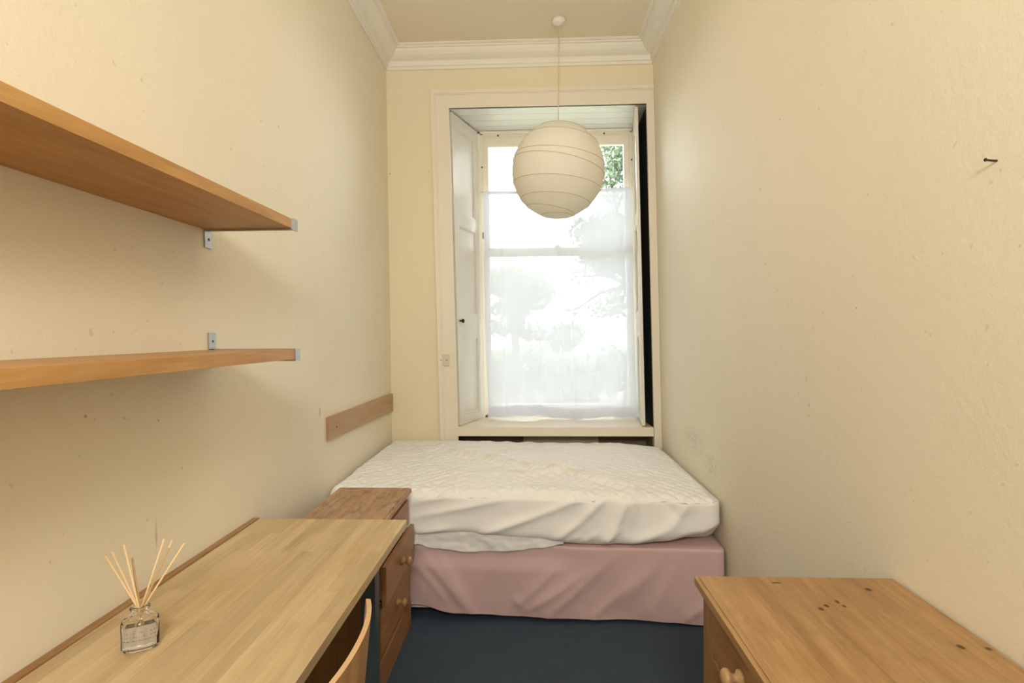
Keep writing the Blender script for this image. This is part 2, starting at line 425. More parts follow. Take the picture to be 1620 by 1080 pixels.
wpart('sash_fastener', [((1.235, .452, 2.122), (1.285, .50, 2.136)), ((1.245, .456, 2.134), (1.275, .49, 2.146))], 'plate', lo, .002)
wpart('sash_stop', [((FX0+.018, .444, 2.20), (FX0+.034, .453, 2.25))], 'black', win, .002)
for (x, y, z) in ((.655, .449, 2.78), (1.868, .449, 2.82), (.79, .449, 3.035), (1.65, .449, 3.035)):
    wpart('screw', [((x-.006, y-.005, z-.006), (x+.006, y+.002, z+.006))], 'screw', win, .001)

# ------------------------------------------------------------------ shutters
def shutter(name, label, p0, p1, z0, z1, thick, side, knob, panels, edge=None):
    """panelled leaf from plan point p0 (free edge) to p1 (hinge); side = +1/-1 which face is panelled"""
    root = thing(name, label, 'shutter', (0, 0, 0))
    a, b = Vector((p0[0], p0[1], 0)), Vector((p1[0], p1[1], 0)); d = (b-a); L = d.length; d.normalize()
    nrm = Vector((d.y, -d.x, 0))*side
    root.location = (a+b)/2 + Vector((0, 0, z0))
    fr = Matrix(((d.x, nrm.x, 0, a.x), (d.y, nrm.y, 0, a.y), (0, 0, 1, 0), (0, 0, 0, 1)))
    def P(name, boxes, mat, parent, bevel=.002):
        bm = bmesh.new()
        for p, q in boxes: box(bm, p, q, fr)
        lean_bm(bm)
        return obj(name, bm, M[mat], parent, bevel=bevel)
    st = .075
    zs = [z0] + [v for pr in panels for v in pr] + [z1]
    rails = [((0, -thick, z0), (st, 0, z1)), ((L-st, -thick, z0), (L, 0, z1))]
    for i in range(0, len(zs), 2): rails.append(((st, -thick, zs[i]), (L-st, 0, zs[i+1])))
    leaf = P('leaf', rails, 'shutter', root, .003)
    for (za, zb) in panels:
        P('panel', [((st-.005, -thick+.004, za-.005), (L-st+.005, -.012, zb+.005))], 'shutter', root, 0)
        mo = []
        for k, wd in ((0, .010), (.010, .008)):
            h = -.012 + (.010 if k == 0 else .005)
            x0, x1, q0, q1 = st+k, L-st-k, za+k, zb-k
            mo += [((x0, -.013, q0), (x0+wd, h, q1)), ((x1-wd, -.013, q0), (x1, h, q1)), ((x0+wd, -.013, q0), (x1-wd, h, q0+wd)), ((x0+wd, -.013, q1-wd), (x1-wd, h, q1))]
        P('moulding', mo, 'shutter', root, .002)
    for z in (z0+.25, (z0+z1)/2, z1-.25):
        P('hinge', [((L-.004, -.012, z-.045), (L+.006, .006, z+.045))], 'shutter', root, .001)
    if knob:
        bm = bmesh.new(); lathe(bm, [(.010, 0), (.007, .004), (.006, .014), (.012, .018), (.016, .025), (.014, .033), (.006, .037)], (0, 0, 0), 'y', 18)
        m = fr @ Matrix.Translation((.045, 0, knob))
        for v in bm.verts: v.co = m @ v.co
        lean_bm(bm)
        obj('knob', bm, M['black'], root, smooth=True)['label'] = 'black round knob'
    return root
shutter('window_shutter', 'white panelled shutter with black knob, folded against the left window reveal', (.474, .016), (.628, .445), .741, 3.060, .026, 1, 1.52,
        [(.80, 1.40), (1.58, 2.24), (2.33, 2.97)])
shutter('window_shutter', 'white shutter swung edge-on beside the dark gap right of the window', (1.812, .002), (1.880, .44), .745, 3.058, .022, -1, None,
        [(.80, 1.40), (1.58, 2.24), (2.33, 2.97)])

# ------------------------------------------------------------------ curtain
cur = thing('net_curtain', 'sheer white net curtain hanging over the lower window on a wire', 'curtain', (1.27, .42, .745))
bm = bmesh.new(); NX, NZ = 150, 110; grid = []
def curtain_pt(u, v):
    zt = 2.578 + .010*u - .02*sin(pi*u)*.6
    zb = .742 + .0*u
    zb += .016*max(0, sin(u*9+.5)) + .03*exp(-((u-.30)/.12)**2)
    x0 = .662 - .006*sin(v*3) + .012*v**3; x1 = 1.852 + .004*v
    x = x0 + (x1-x0)*u; z = zt + (zb-zt)*v
    amp = .004 + .013*v
    y = .405 - .070*v**2
    y += amp*(sin(u*34+1.5*sin(v*2)) * .5 + sin(u*13+.7+v*1.4)*.9)
    y -= .030*exp(-((u-.10-.14*v)/.07)**2)*max(0, v-.55)*2.0      # loose swag at lower left
    y -= .022*exp(-((u-.52+.10*(v-.8))/.03)**2)*max(0, v-.75)*3
    y -= .016*exp(-((u-.93)/.035)**2)*max(0, v-.45)
    for uc in (.12, .50, .585):                                   # pressed fold lines
        y += .005*exp(-((u-uc)/.006)**2)
    for vc in (.30, .62, .80): y += .003*exp(-((v-vc)/.006)**2)*(1 if (int(u*7) % 3) else .3)
    z += .004*sin(u*41)*v**4
    return (x, y, z)
for j in range(NZ+1):
    grid.append([bm.verts.new(curtain_pt(i/NX, j/NZ)) for i in range(NX+1)])
for j in range(NZ):
    for i in range(NX): bm.faces.new((grid[j][i], grid[j][i+1], grid[j+1][i+1], grid[j+1][i]))
lean_bm(bm); obj('net_panel', bm, M['sheer'], cur, smooth=True)
def strip(va, vb, dy, name, u0=0, u1=1):
    bm = bmesh.new(); rows = []
    for v in (va, (va+vb)/2, vb):
        rows.append([bm.verts.new(Vector(curtain_pt(u0+(u1-u0)*i/NX, v)) + Vector((0, dy, 0))) for i in range(NX+1)])
    for p, q in zip(rows, rows[1:]):
        for i in range(NX): bm.faces.new((p[i], p[i+1], q[i+1], q[i]))
    lean_bm(bm); return obj(name, bm, M['hem'], cur, smooth=True)
strip(0, .016, -.003, 'heading'); strip(.955, 1.0, -.003, 'hem'); 
bm = bmesh.new(); tube(bm, [lean(Vector((.636, .412, 2.572))), lean(Vector((1.25, .408, 2.563))), lean(Vector((1.868, .412, 2.585)))], .003, 8); obj('wire', bm, M['plastic'], cur, smooth=True)

# ------------------------------------------------------------------ pendant lantern
LX, LY, LZ, LR = 1.2448, -.353, 2.5025, .309
pen = thing('pendant_lantern', 'round cream paper lantern hanging on a long flex in front of the window', 'light', (LX, LY, 3.5))
RINGS = [(.86, 5, 20), (.61, 6.6, 30), (.21, 7.4, -10), (.04, 11, 15), (-.34, 5.5, 0), (-.667, 5.6, 25), (-.85, 11, -20), (-.945, 2, 0)]
rn = []
for h, tilt, sk in RINGS:
    a = math.radians(tilt); k = math.radians(sk)*.15
    n = Vector((sin(a), sin(k)*.5, cos(a))).normalized()      # tilted plane normal; right side lower
    rn.append((n, h))
bm = bmesh.new(); U, V = 96, 72; rows = []
for j in range(V+1):
    th = pi*(.045 + .945*j/V); row = []
    for i in range(U):
        ph = 2*pi*i/U; d = Vector((sin(th)*cos(ph), sin(th)*sin(ph), cos(th)))
        best = min(abs(d.dot(n)-h) for n, h in rn)
        r = LR*(1 - .010*min(1, best/.10)**.7) + .0016*noise.noise(d*7)
        row.append(bm.verts.new(Vector((LX, LY, LZ)) + Vector((d.x*r, d.y*r, d.z*r*1.01))))
    rows.append(row)
for p, q in zip(rows, rows[1:]):
    for i in range(U): bm.faces.new((p[i], q[i], q[(i+1) % U], p[(i+1) % U]))
obj('lamp_shade', bm, M['paper'], pen, smooth=True)
for n, h in rn:
    e1 = n.orthogonal().normalized(); e2 = n.cross(e1); q = sqrt(1-h*h)
    bm = bmesh.new(); pts = []
    for i in range(96):
        d = n*h + (e1*cos(2*pi*i/96) + e2*sin(2*pi*i/96))*q
        pts.append(Vector((LX, LY, LZ)) + Vector((d.x, d.y, d.z*1.01))*(LR+.0003))
    loop_tube(bm, pts, .0016, 5); obj('rib', bm, M['rib'], pen, smooth=True)
bm = bmesh.new(); lathe(bm, [(.045, 3.502), (.047, 3.49), (.045, 3.478), (.034, 3.468), (.012, 3.464), (.006, 3.452)], (1.254, LY, 0)); obj('ceiling_rose', bm, M['plastic'], pen, smooth=True)
bm = bmesh.new(); tube(bm, [(1.254, LY, 3.46), (1.2545, LY, 3.25), (1.251, LY, 3.0), (1.247, LY, 2.78), (LX, LY, 2.66)], .0034, 8); obj('flex', bm, M['cord'], pen, smooth=True)
bm = bmesh.new(); lathe(bm, [(.012, 2.70), (.016, 2.69), (.018, 2.63), (.016, 2.62)], (LX, LY, 0)); obj('lamp_holder', bm, M['plastic'], pen, smooth=True)

# ------------------------------------------------------------------ shelves
def wall_shelf(label, ztop, th, depth, yend, ynear, tab_up, loc):
    root = thing('wall_shelf', label, 'shelf', loc, )
    x0, x1 = WL(ztop)+.001, depth
    bm = B((x0, ynear, ztop-th), (x1, yend, ztop)); obj('board', bm, M['shelf'], root, bevel=.003)
    br = obj('bracket', bracket_bm(x0, x1, yend, ztop, th, tab_up), M['steel'], root, bevel=.0012)
    br['label'] = 'zinc end bracket'
    for z in ((ztop+.028,) if tab_up else (ztop-th-.030,)):
        bm = bmesh.new(); lathe(bm, [(.005, 0), (.004, .002)], (x0+.0036, yend+.022, z), 'x', 12); obj('screw', bm, M['screw'], br)
    return root
def bracket_bm(x0, x1, y, zt, th, tab_up):
    # zinc strip along the end grain with a tab on the wall and a lip turned round the front edge
    bm = bmesh.new(); yw = y+.040; zb = zt-th
    box(bm, (x0+.004, y+.0005, zb-.006), (x1, y+.0035, zt+(.003 if tab_up else -.004)))
    box(bm, (x0+.004, y+.0035, zb-.006), (x1, y+.012, zb-.003))
    box(bm, (x1, y+.0005, zb-.006), (x1+.004, y+.036, zt+.002))
    if tab_up:
        box(bm, (x0, y+.0005, zb-.022), (x0+.004, yw, zb)); box(bm, (x0, y+.0005, zb), (x0+.004, y+.02, zt)); box(bm, (x0, y+.0005, zt), (x0+.004, yw, zt+.056))
        box(bm, (x0+.004, y+.0005, zt), (x0+.020, yw-.004, zt+.003))
    else:
        box(bm, (x0, y+.0005, zb-.058), (x0+.004, yw, zb-.003)); box(bm, (x0, y+.0005, zb-.003), (x0+.004, y+.02, zt-.004))
    return bm
wall_shelf('orange pine shelf high on the left wall, underside showing', 1.795, .030, .302, -2.272, -3.60, False, (.15, -2.9, 1.765))
wall_shelf('orange pine shelf lower on the left wall, at eye level', 1.3735, .031, .302, -2.262, -3.60, True, (.15, -2.9, 1.3425))

# batten on the wall above the bed
ba = thing('wooden_batten', 'plain brown wooden board screwed to the left wall above the bed', 'board', (.03, -.645, .86))
bm = bmesh.new(); x = WL(.93)
hexa(bm, [(x, -1.27, .880), (x+.018, -1.27, .880), (x+.018, -.022, .855), (x, -.022, .855), (x-.001, -1.27, 1.000), (x+.017, -1.27, 1.000), (x+.017, -.022, .985), (x-.001, -.022, .985)])
obj('board', bm, M['batten'], ba, bevel=.003)
for y, z in ((-1.17, .935), (-.10, .925)):
    bm = bmesh.new(); lathe(bm, [(.006, 0), (.005, .0015)], (x+.0175, y, z), 'x', 12); obj('screw', bm, M['screw'], ba)

# blank plate on the architrave
pl = thing('blank_wall_plate', 'small square blanking plate with two screws on the left architrave', 'wall plate', (.415, -.022, 1.19))
obj('plate', B((.374, -.029, 1.189), (.457, -.019, 1.272)), M['plate'], pl, bevel=.003, seg=3)
for x in (.393, .438):
    bm = bmesh.new(); lathe(bm, [(.004, 0), (.0035, .0015)], (x, -.029, 1.232), '-y', 10); obj('screw', bm, M['screw'], pl)

# bent screw in the right wall
bm = bmesh.new(); xs = WR(1.754)
tube(bm, [(xs+.01, -2.897, 1.750), (xs-.008, -2.894, 1.752), (xs-.017, -2.890, 1.755)], [.0022, .0022, .0021], 8)
lathe(bm, [(.0036, -.0005), (.0032, .0015)], (xs-.017, -2.890, 1.755), '-x', 10)
o = rebase(obj('wall_screw', bm, M['screw'], smooth=False)); o['label'] = 'dark metal screw sticking out of the bare right wall'; o['category'] = 'screw'; o['kind'] = 'thing'

# ------------------------------------------------------------------ bed
def interp(x, pts):
    if x <= pts[0][0]: return pts[0][1]
    for (a, va), (b, vb) in zip(pts, pts[1:]):
        if x <= b:
            t = (x-a)/(b-a); t = t*t*(3-2*t); return va + (vb-va)*t
    return pts[-1][1]
def seg_dist(px, pz, a, b):
    dx, dz = b[0]-a[0], b[1]-a[1]; L2 = dx*dx+dz*dz
    t = max(0, min(1, ((px-a[0])*dx+(pz-a[1])*dz)/L2))
    s = ((px-a[0])*dz-(pz-a[1])*dx)
    return sqrt((px-a[0]-t*dx)**2+(pz-a[1]-t*dz)**2), t, (1 if s > 0 else -1)
def folds(px, pz, lst):
    o = 0
    for a, b, wd, amp in lst:
        if max(a[0], b[0])+3*wd < px or min(a[0], b[0])-3*wd > px: continue
        d, t, s = seg_dist(px, pz, a, b)
        if d < 3*wd: o += amp*exp(-(d/wd)**1.35)*(.4+.6*(1-abs(2*t-1)**3))
    return o
def rounded_box(x0, x1, y0, y1, z0, z1, r, step, bottom=False, top=True, rz=None):
    """grid box with rounded edges; returns bmesh with merged verts"""
    bm = bmesh.new(); cache = {}
    def axis(a, b):
        n = max(2, int(round((b-a)/step))); return [a+(b-a)*i/n for i in range(n+1)]
    X, Y, Z = axis(x0, x1), axis(y0, y1), axis(z0, z1)
    def V(x, y, z):
        k = (round(x, 5), round(y, 5), round(z, 5))
        if k not in cache:
            p = Vector((x, y, z))
            c = Vector((min(max(x, x0+r), x1-r), min(max(y, y0+r), y1-r), min(max(z, z0+(r if bottom else 0)), z1-(rz or r))))
            d = p-c
            if d.length > 1e-9:
                m = max(abs(d.x), abs(d.y), abs(d.z)); d = d.normalized()*m
            cache[k] = bm.verts.new(c+d)
        return cache[k]
    def sheet(A, Bx, f):
        for i in range(len(A)-1):
            for j in range(len(Bx)-1): bm.faces.new((f(A[i], Bx[j]), f(A[i+1], Bx[j]), f(A[i+1], Bx[j+1]), f(A[i], Bx[j+1])))
    if top: sheet(X, Y, lambda a, b: V(a, b, z1))
    if bottom: sheet(X, Y, lambda a, b: V(a, b, z0))
    sheet(X, Z, lambda a, b: V(a, y0, b)); sheet(X, Z, lambda a, b: V(a, y1, b))
    sheet(Y, Z, lambda a, b: V(x0, a, b)); sheet(Y, Z, lambda a, b: V(x1, a, b))
    return bm
def fbm(x, y, z=0): return noise.fractal(Vector((x, y, z)), 1.0, 2.0, 4)

# divan base
BX0, BX1, BY0, BY1 = .040, 1.985, -1.295, -.075
div = thing('divan_base', 'white divan bed base just showing under the pink valance', 'bed base', (1.01, -.70, 0))
M['ticking'] = plain('off_white_ticking', (222, 214, 198), .8, bump=(300, .2, .001))
obj('base', B((BX0, BY0, .045), (BX1, BY1, .355)), M['ticking'], div, bevel=.012)
for x, y in ((.25, -1.22), (.985, -1.272), (1.75, -1.22), (.25, -.2), (.98, -.2), (1.75, -.2)):
    bm = bmesh.new(); box(bm, (x-.026, y-.02, .036), (x+.026, y+.03, .046)); lathe(bm, [(.012, -.014), (.021, -.012), (.021, .012), (.012, .014)], (x, y-.010, .021), 'x', 18)
    obj('castor', bm, M['black'], div, bevel=0)['label'] = 'black castor'

# pink valance
t = NT('dusty_pink_cotton', .85); cc = t.mix(t.noise(3, 4), lin((204, 172, 168)), lin((214, 184, 180)))
M['pink'] = t.out(cc, t.bump(t.noise(420, 2), .12, .001), spec=.15)
bm = rounded_box(.030, 1.998, -1.340, -.062, .03, .372, .03, .014, rz=.012)
VF = [(a, b, w_, h_) for (a, b), w_, h_ in (
    (((.498, .356), (.756, .051)), .030, .020), (((.592, .336), (.715, .129)), .026, .016), (((.486, .272), (.642, .086)), .022, .012), (((1.356, .272), (1.047, .066)), .026, .018),
    (((1.182, .270), (.995, .091)), .022, .014), (((1.468, .330), (1.140, .041)), .026, .016), (((1.600, .254), (1.365, .045)), .026, .013), (((1.681, .317), (1.508, .119)), .030, .012),
    (((1.892, .114), (1.792, .039)), .018, .010), (((.893, .298), (.799, .192)), .012, .006), (((1.772, .308), (1.650, .090)), .026, .008), (((.975, .122), (1.016, .081)), .012, .007))]
for v in bm.verts:
    x, y, z = v.co
    if y < -1.25:
        low = max(0, min(1, (.372-z)/.34))
        f = folds(x, z, VF); f += .006*fbm(x*5+z*4, z*3, 2)*low
        bulge = .030*max(0, (x-1.5)/.5)**1.5
        hem = interp(x, [(.03, .090), (.48, .079), (.69, .045), (1.0, .028), (1.47, .019), (1.77, .018), (1.89, .010), (2.0, .008)])
        zn = .372 - (.372-z)*(.372-hem)/.342
        w_ = 1 if y < -1.31 else max(0, (-1.25-y)/.06)
        y += .022*max(0, min(1, (1.30-x)/.12))*max(0, min(1, (z-.26)/.06))
        v.co.y = y - (1.35*f*(.25+.75*low) + bulge*(.4+.6*low) + .006*low*sin(x*11+z*9))*w_
        v.co.z = zn + 0
    elif z < .3:
        v.co.z = z
    if z > .36: v.co.z -= .012*max(0, (v.co.x-1.3)/.7)*0
    v.co.x = min(v.co.x, WR(v.co.z)-.006)
o = rebase(obj('bed_valance', bm, M['pink'], smooth=True)); o['label'] = 'dusty pink cotton valance hanging in folds round the bed base'; o['category'] = 'valance'; o['kind'] = 'thing'

# mattress with quilted protector
mat_root = thing('mattress', 'white double mattress with rumpled quilted cover under the window', 'mattress', (1.01, -.68, .376))
t = NT('white_quilted_cotton', .85)
sep = t.n('ShaderNodeSeparateXYZ'); geo = t.n('ShaderNodeNewGeometry'); t.l(geo.outputs['Normal'], sep.inputs[0])
topm = t.maprange(sep.outputs[2], .72, .9)
wp = t.n('ShaderNodeVectorMath', operation='ADD'); nz = t.n('ShaderNodeTexNoise'); nz.inputs['Scale'].default_value = 5; t.l(t.co, nz.inputs['Vector'])
sc_ = t.n('ShaderNodeVectorMath', operation='SCALE'); t.l(nz.outputs['Color'], sc_.inputs[0]); sc_.inputs['Scale'].default_value = .06
t.l(t.co, wp.inputs[0]); t.l(sc_.outputs[0], wp.inputs[1])
sp = t.n('ShaderNodeSeparateXYZ'); t.l(wp.outputs[0], sp.inputs[0])
def wv(expr_a): return t.math('ABSOLUTE', t.math('SINE', t.math('MULTIPLY', expr_a, pi/.075)))
qa = wv(t.math('ADD', sp.outputs[0], sp.outputs[1])); qb = wv(t.math('SUBTRACT', sp.outputs[0], sp.outputs[1]))
quilt = t.math('POWER', t.math('MULTIPLY', qa, qb), .45)
quilt = t.math('MULTIPLY', t.math('ADD', quilt, t.math('MULTIPLY', t.noise(28, 4), 1.3)), topm)
cc = t.mix(t.math('MULTIPLY', t.maprange(t.noise(2.2, 3), .5, .75), .5), lin((249, 248, 245)), lin((242, 236, 225)))
cc = t.mix(topm, lin((244, 241, 235)), cc)
stain = t.spots([((x-1.01, y+.68, .26), (.10, .05, .3)) for x, y in ((.45, -.33), (.58, -.50), (.70, -.59), (.82, -.68), (.94, -.75), (1.06, -.82), (1.18, -.90), (1.30, -.97), (1.0, -.96))], 1.0, .5, 9)
cc = t.mix(t.math('MULTIPLY', stain, .42), cc, lin((226, 204, 166)))
M['quilt'] = t.out(cc, t.bump(quilt, .5, .020, t.bump(t.noise(500, 2), .08, .0005)), spec=.15)
MX0, MX1, MY0, MY1, MZ0, MZ1 = .034, 1.992, -1.312, -.030, .376, .650
bm = rounded_box(MX0, MX1, MY0, MY1, MZ0, MZ1, .055, .013, bottom=True)
TOPR = [(a, b, w_, h_) for (a, b), w_, h_ in (
    (((.359, -.192), (.607, -.548)), .05, .020), (((.607, -.548), (1.041, -.818)), .05, .024), (((1.041, -.818), (1.323, -.982)), .04, .022), (((1.323, -.982), (1.447, -1.098)), .03, .018),
    (((1.177, -.642), (1.438, -1.052)), .03, .018), (((1.447, -1.098), (1.579, -1.189)), .03, .014), (((1.579, -1.189), (1.565, -1.31)), .025, .012), (((.763, -1.004), (1.200, -.934)), .05, .012),
    (((.906, -1.24), (1.320, -1.27)), .05, .008), (((1.42, -1.0), (1.50, -1.16)), .018, .012), (((1.30, -1.06), (1.44, -1.10)), .015, .008))]
FR = [(a, b, w_, h_) for (a, b), w_, h_ in (
    (((1.363, .637), (1.156, .546)), .018, .012), (((1.156, .546), (.795, .424)), .018, .015), (((1.438, .628), (1.294, .491)), .022, .014), (((1.294, .491), (1.169, .400)), .020, .014),
    (((1.540, .618), (1.485, .493)), .024, .016), (((1.485, .493), (1.417, .382)), .022, .014), (((1.561, .638), (1.556, .487)), .016, .010), (((1.703, .605), (1.784, .509)), .026, -.010),
    (((1.852, .620), (1.744, .468)), .024, .012), (((1.744, .468), (1.526, .383)), .028, .014), (((.474, .580), (.755, .638)), .014, .008), (((.473, .510), (.935, .600)), .016, .009),
    (((.473, .426), (.656, .461)), .016, .009), (((1.663, .653), (1.635, .591)), .016, .010), (((1.42, .40), (1.50, .46)), .010, .006), (((1.30, .39), (1.40, .45)), .010, .006), (((1.22, .385), (1.30, .43)), .010, .005))]
HEM = [(.03, .42), (.471, .415), (.747, .424), (1.028, .395), (1.337, .373), (1.551, .378), (1.704, .389), (1.886, .428), (1.982, .466), (2.0, .47)]
for v in bm.verts:
    x, y, z = v.co
    up = max(0, min(1, (z-.56)/.06)); 
    tilt = -.026*(x-.6)/1.3 if x > .6 else -.012*(x-.6)/1.3
    zn = z + tilt*max(0, (z-MZ0)/(MZ1-MZ0))
    if z > .62:
        zn += 1.5*folds(x, y, TOPR)*min(1, (y-MY0)/.1+.3) + .009*fbm(x*3.5, y*3.5, 1) + .0055*fbm(x*12, y*12, 4)
        ey = max(0, (MY0+.45-y)/.45); zn -= .012*ey**2
        ex = max(0, (x-1.7)/.3); zn -= .020*ex**2
        bk = max(0, (y+.20)/.17); zn -= .004*bk**2
    if y < -1.2:
        wgt = min(1, (-1.2-y)/.08)
        h = interp(x, HEM); zr = min(zn, .62)
        if z < .60:
            q = (.60-z)/(.60-MZ0); zn = zn + (h-MZ0)*q*wgt
        v.co.y = y - wgt*(1.6*folds(x, zn, FR)*(1 if z < .63 else .4) + .004*fbm(x*4, zn*6, 7)) - wgt*(.012*sin(pi*min(1, max(0, (zn-.36)/.29))) + .022*max(0, (.52-zn)/.15))
    else:
        if z < MZ0+.08: zn = max(zn, MZ0+.0)
    v.co.z = zn
    v.co.x = max(WL(zn)+.004, min(v.co.x, WR(zn)-.006))
obj('quilted_cover', bm, M['quilt'], mat_root, smooth=True)
# crumpled under-sheet showing below the cover's hem at the left of the front
M['sheet'] = plain('white_cotton_sheet', (232, 230, 224), .8, var=.02)
bm = bmesh.new(); rows = []
for j in range(19):
    v_ = j/18; row = []
    for i in range(121):
        u = i/120; x = .42 + .80*u
        zt = .455; zb = interp(x, [(.42, .385), (.481, .379), (.591, .355), (.748, .341), (.935, .346), (1.09, .360), (1.22, .380)])
        z = zt + (zb-zt)*v_
        y = -1.314 - .016*v_ - .008*noise.noise(Vector((x*9, z*20, 3))) - .005*noise.noise(Vector((x*26, z*40, 5))) + .010*max(0, u-.75)*4*v_
        if x < .50: y -= .008*sin(x*160)
        row.append(bm.verts.new((x, y, z)))
    rows.append(row)
for p, q in zip(rows, rows[1:]):
    for i in range(120): bm.faces.new((p[i], p[i+1], q[i+1], q[i]))
o = obj('loose_hem', bm, M['sheet'], mat_root, smooth=True); o['label'] = 'crumpled bluish white sheet hem'
sm = o.modifiers.new('thickness', 'SOLIDIFY'); sm.thickness = .002

# ------------------------------------------------------------------ chests of drawers
def knob_bm(x, y, z, r=.017):
    bm = bmesh.new(); k = r/.017
    lathe(bm, [(.012*k, -.002), (.010*k, .002), (.007*k, .006), (.0075*k, .013), (.014*k, .017), (.0175*k, .023), (.0165*k, .029), (.010*k, .033), (.003*k, .034)], (x, y, z), '-x' if r < 0 else 'x', 22)
    return bm
def chest(root, X0, XF, Y0, Y1, ztop, sgn, topmat, sidemat, drawers, knobdy, post=.03):
    """carcass between Y0 (near) and Y1 (far); XF is the front plane, sgn the direction the front faces"""
    D = abs(XF-X0); plinth = .15
    def fx(d): return XF + sgn*d
    def bx(a, b, za, zb, d0, d1): return (min(fx(d0), fx(d1)), a, za), (max(fx(d0), fx(d1)), b, zb)
    zt = ztop-.022
    tb = bmesh.new(); ov = .018
    x_in = X0; box(tb, (min(x_in, fx(ov)), Y0-ov, ztop-.022), (max(x_in, fx(ov)), Y1+ov, ztop-.003))
    box(tb, (min(x_in, fx(ov-.011)), Y0-ov+.011, ztop-.006), (max(x_in, fx(ov-.011)), Y1+ov-.003, ztop))
    # moulded edge: rounded nose
    obj('top', tb, M[topmat], root, bevel=.0028, seg=3)
    cb = bmesh.new()
    xq = fx(-.02); box(cb, (min(X0, xq), Y0+.001, .0), (max(X0, xq), Y0+.018, zt-.0005)); box(cb, (min(X0, xq), Y1-.018, .0), (max(X0, xq), Y1-.001, zt-.0005))
    xb = X0 - sgn*(-.010) ; box(cb, (min(X0, X0+sgn*.01), Y0+.018, .02), (max(X0, X0+sgn*.01), Y1-.018, zt))
    for ya, yb in ((Y0, Y0+post), (Y1-post, Y1)):
        a, b = bx(ya, yb, 0, zt, -.02, .0); box(cb, a, b)
    obj('carcass', cb, M[sidemat], root, bevel=.002)
    zs = []
    for za, zb, opened in drawers:
        rb = bmesh.new(); a, b = bx(Y0+post, Y1-post, zb+.002, zb+.014, -.02, -.001); box(rb, a, b)
        obj('rail', rb, M['pine' if sidemat == 'pine_v' else 'chest_h'], root, bevel=.001)
    pb = bmesh.new(); a, b = bx(Y0-.006, Y1+.006, 0, plinth-.03, -.01, .014); box(pb, a, b)
    a, b = bx(Y0-.004, Y1+.004, plinth-.03, plinth-.012, -.01, .010); box(pb, a, b); a, b = bx(Y0, Y1, plinth-.012, plinth, -.01, .004); box(pb, a, b)
    obj('plinth', pb, M['pine' if sidemat == 'pine_v' else 'chest_h'], root, bevel=.003)
    for za, zb, opened in drawers:
        db = bmesh.new(); g = .004
        a, b = bx(Y0+post+g, Y1-post-g, za, zb, opened-.004, opened+.014); box(db, a, b)
        d = obj('drawer', db, M['pine' if sidemat == 'pine_v' else 'chest_h'], root, bevel=.005, seg=3)
        ib = bmesh.new()
        for ya, yb in ((Y0+post+.012, Y0+post+.024), (Y1-post-.024, Y1-post-.012)):
            a, b = bx(ya, yb, za+.012, zb-.015, opened-.004, opened-D+.07); box(ib, a, b)
        a, b = bx(Y0+post+.012, Y1-post-.012, za+.012, za+.02, opened-.004, opened-D+.07); box(ib, a, b)
        obj('drawer_box', ib, M['pine' if sidemat == 'pine_v' else 'chest_h'], d)
        ym = (Y0+Y1)/2
        kb = bmesh.new()
        lathe(kb, [(.016, -.001), (.0175, .003), (.0165, .009), (.010, .013), (.0085, .019), (.012, .024), (.0185, .029), (.0195, .035), (.016, .041), (.007, .045), (.002, .0455)], (fx(opened+.014), ym+knobdy, (za+zb)/2), 'x' if sgn > 0 else '-x', 24)
        obj('knob', kb, M['knob'], d, smooth=True)

M['chest_h'] = wood('chest_pine_front', (176, 136, 88), (142, 98, 54), 'y', .8, .4, blotch=.2)
bs = thing('bedside_drawers', 'narrow pine bedside drawers with worn top between desk and bed', 'drawers', (.28, -1.655, 0))
chest(bs, .120, .456, -1.935, -1.378, .668, 1, 'pine_top', 'pine_v', [(.530, .624, .0), (.355, .508, .026), (.160, .338, .004)], .0)

K = [((1.735, -2.73, .785), (.010, .013, .1)), ((1.755, -2.715, .785), (.009, .012, .1)), ((1.79, -2.695, .785), (.008, .012, .1)), ((1.795, -2.715, .785), (.007, .010, .1)),
     ((1.90, -2.63, .785), (.014, .014, .1)), ((1.935, -2.875, .785), (.012, .013, .1)), ((1.69, -2.60, .785), (.02, .006, .1)), ((1.985, -2.88, .785), (.01, .01, .1))]
CL = (1.76, -2.84, 0)
K = [(tuple(a-b for a, b in zip(c, CL)), (r[0]*.7, r[1]*.8, r[2])) for c, r in K]
M['chest_top'] = wood('chest_pine_top', (186, 150, 102), (150, 108, 63), 'y', .8, .36, planks=.105, blotch=.35, knots=K, wear=.25)
ch = thing('chest_of_drawers', 'orange pine chest of drawers with knotty top against the right wall', 'chest of drawers', CL)
chest(ch, WR(0.3)-.016, 1.514, -3.12, -2.582, .785, -1, 'chest_top', 'chest_v', [(.640, .754, -.012), (.432, .622, -.012), (.160, .414, -.012)], .0, .075)

# ------------------------------------------------------------------ desk
dk = thing('desk', 'long light beech desk with blue grey metal legs on the left', 'desk', (.3, -2.72, 0))
DX0, DX1, DY1, DY0, DZ = .043, .603, -1.998, -3.45, .73
obj('desktop', B((DX0, DY0, DZ-.026), (DX1, DY1, DZ)), M['desk'], dk, bevel=.003)
obj('back_strip', B((.0195, DY0, DZ-.035), (DX0-.001, DY1, DZ+.004)), M['deskstrip'], dk, bevel=.002)['label'] = 'darker brown strip along the wall'
for x, y in ((.485, -2.075), (.485, -3.36), (.085, -2.075), (.085, -3.36)):
    bm = bmesh.new(); box(bm, (x-.026, y-.026, 0), (x+.026, y+.026, DZ-.0265)); obj('leg', bm, M['deskleg'], dk, bevel=.012, seg=4)
bm = bmesh.new(); box(bm, (.111, -2.095, .645), (.459, -2.055, .690)); box(bm, (.111, -3.38, .645), (.459, -3.34, .690)); box(bm, (.065, -3.334, .645), (.105, -2.101, .690))
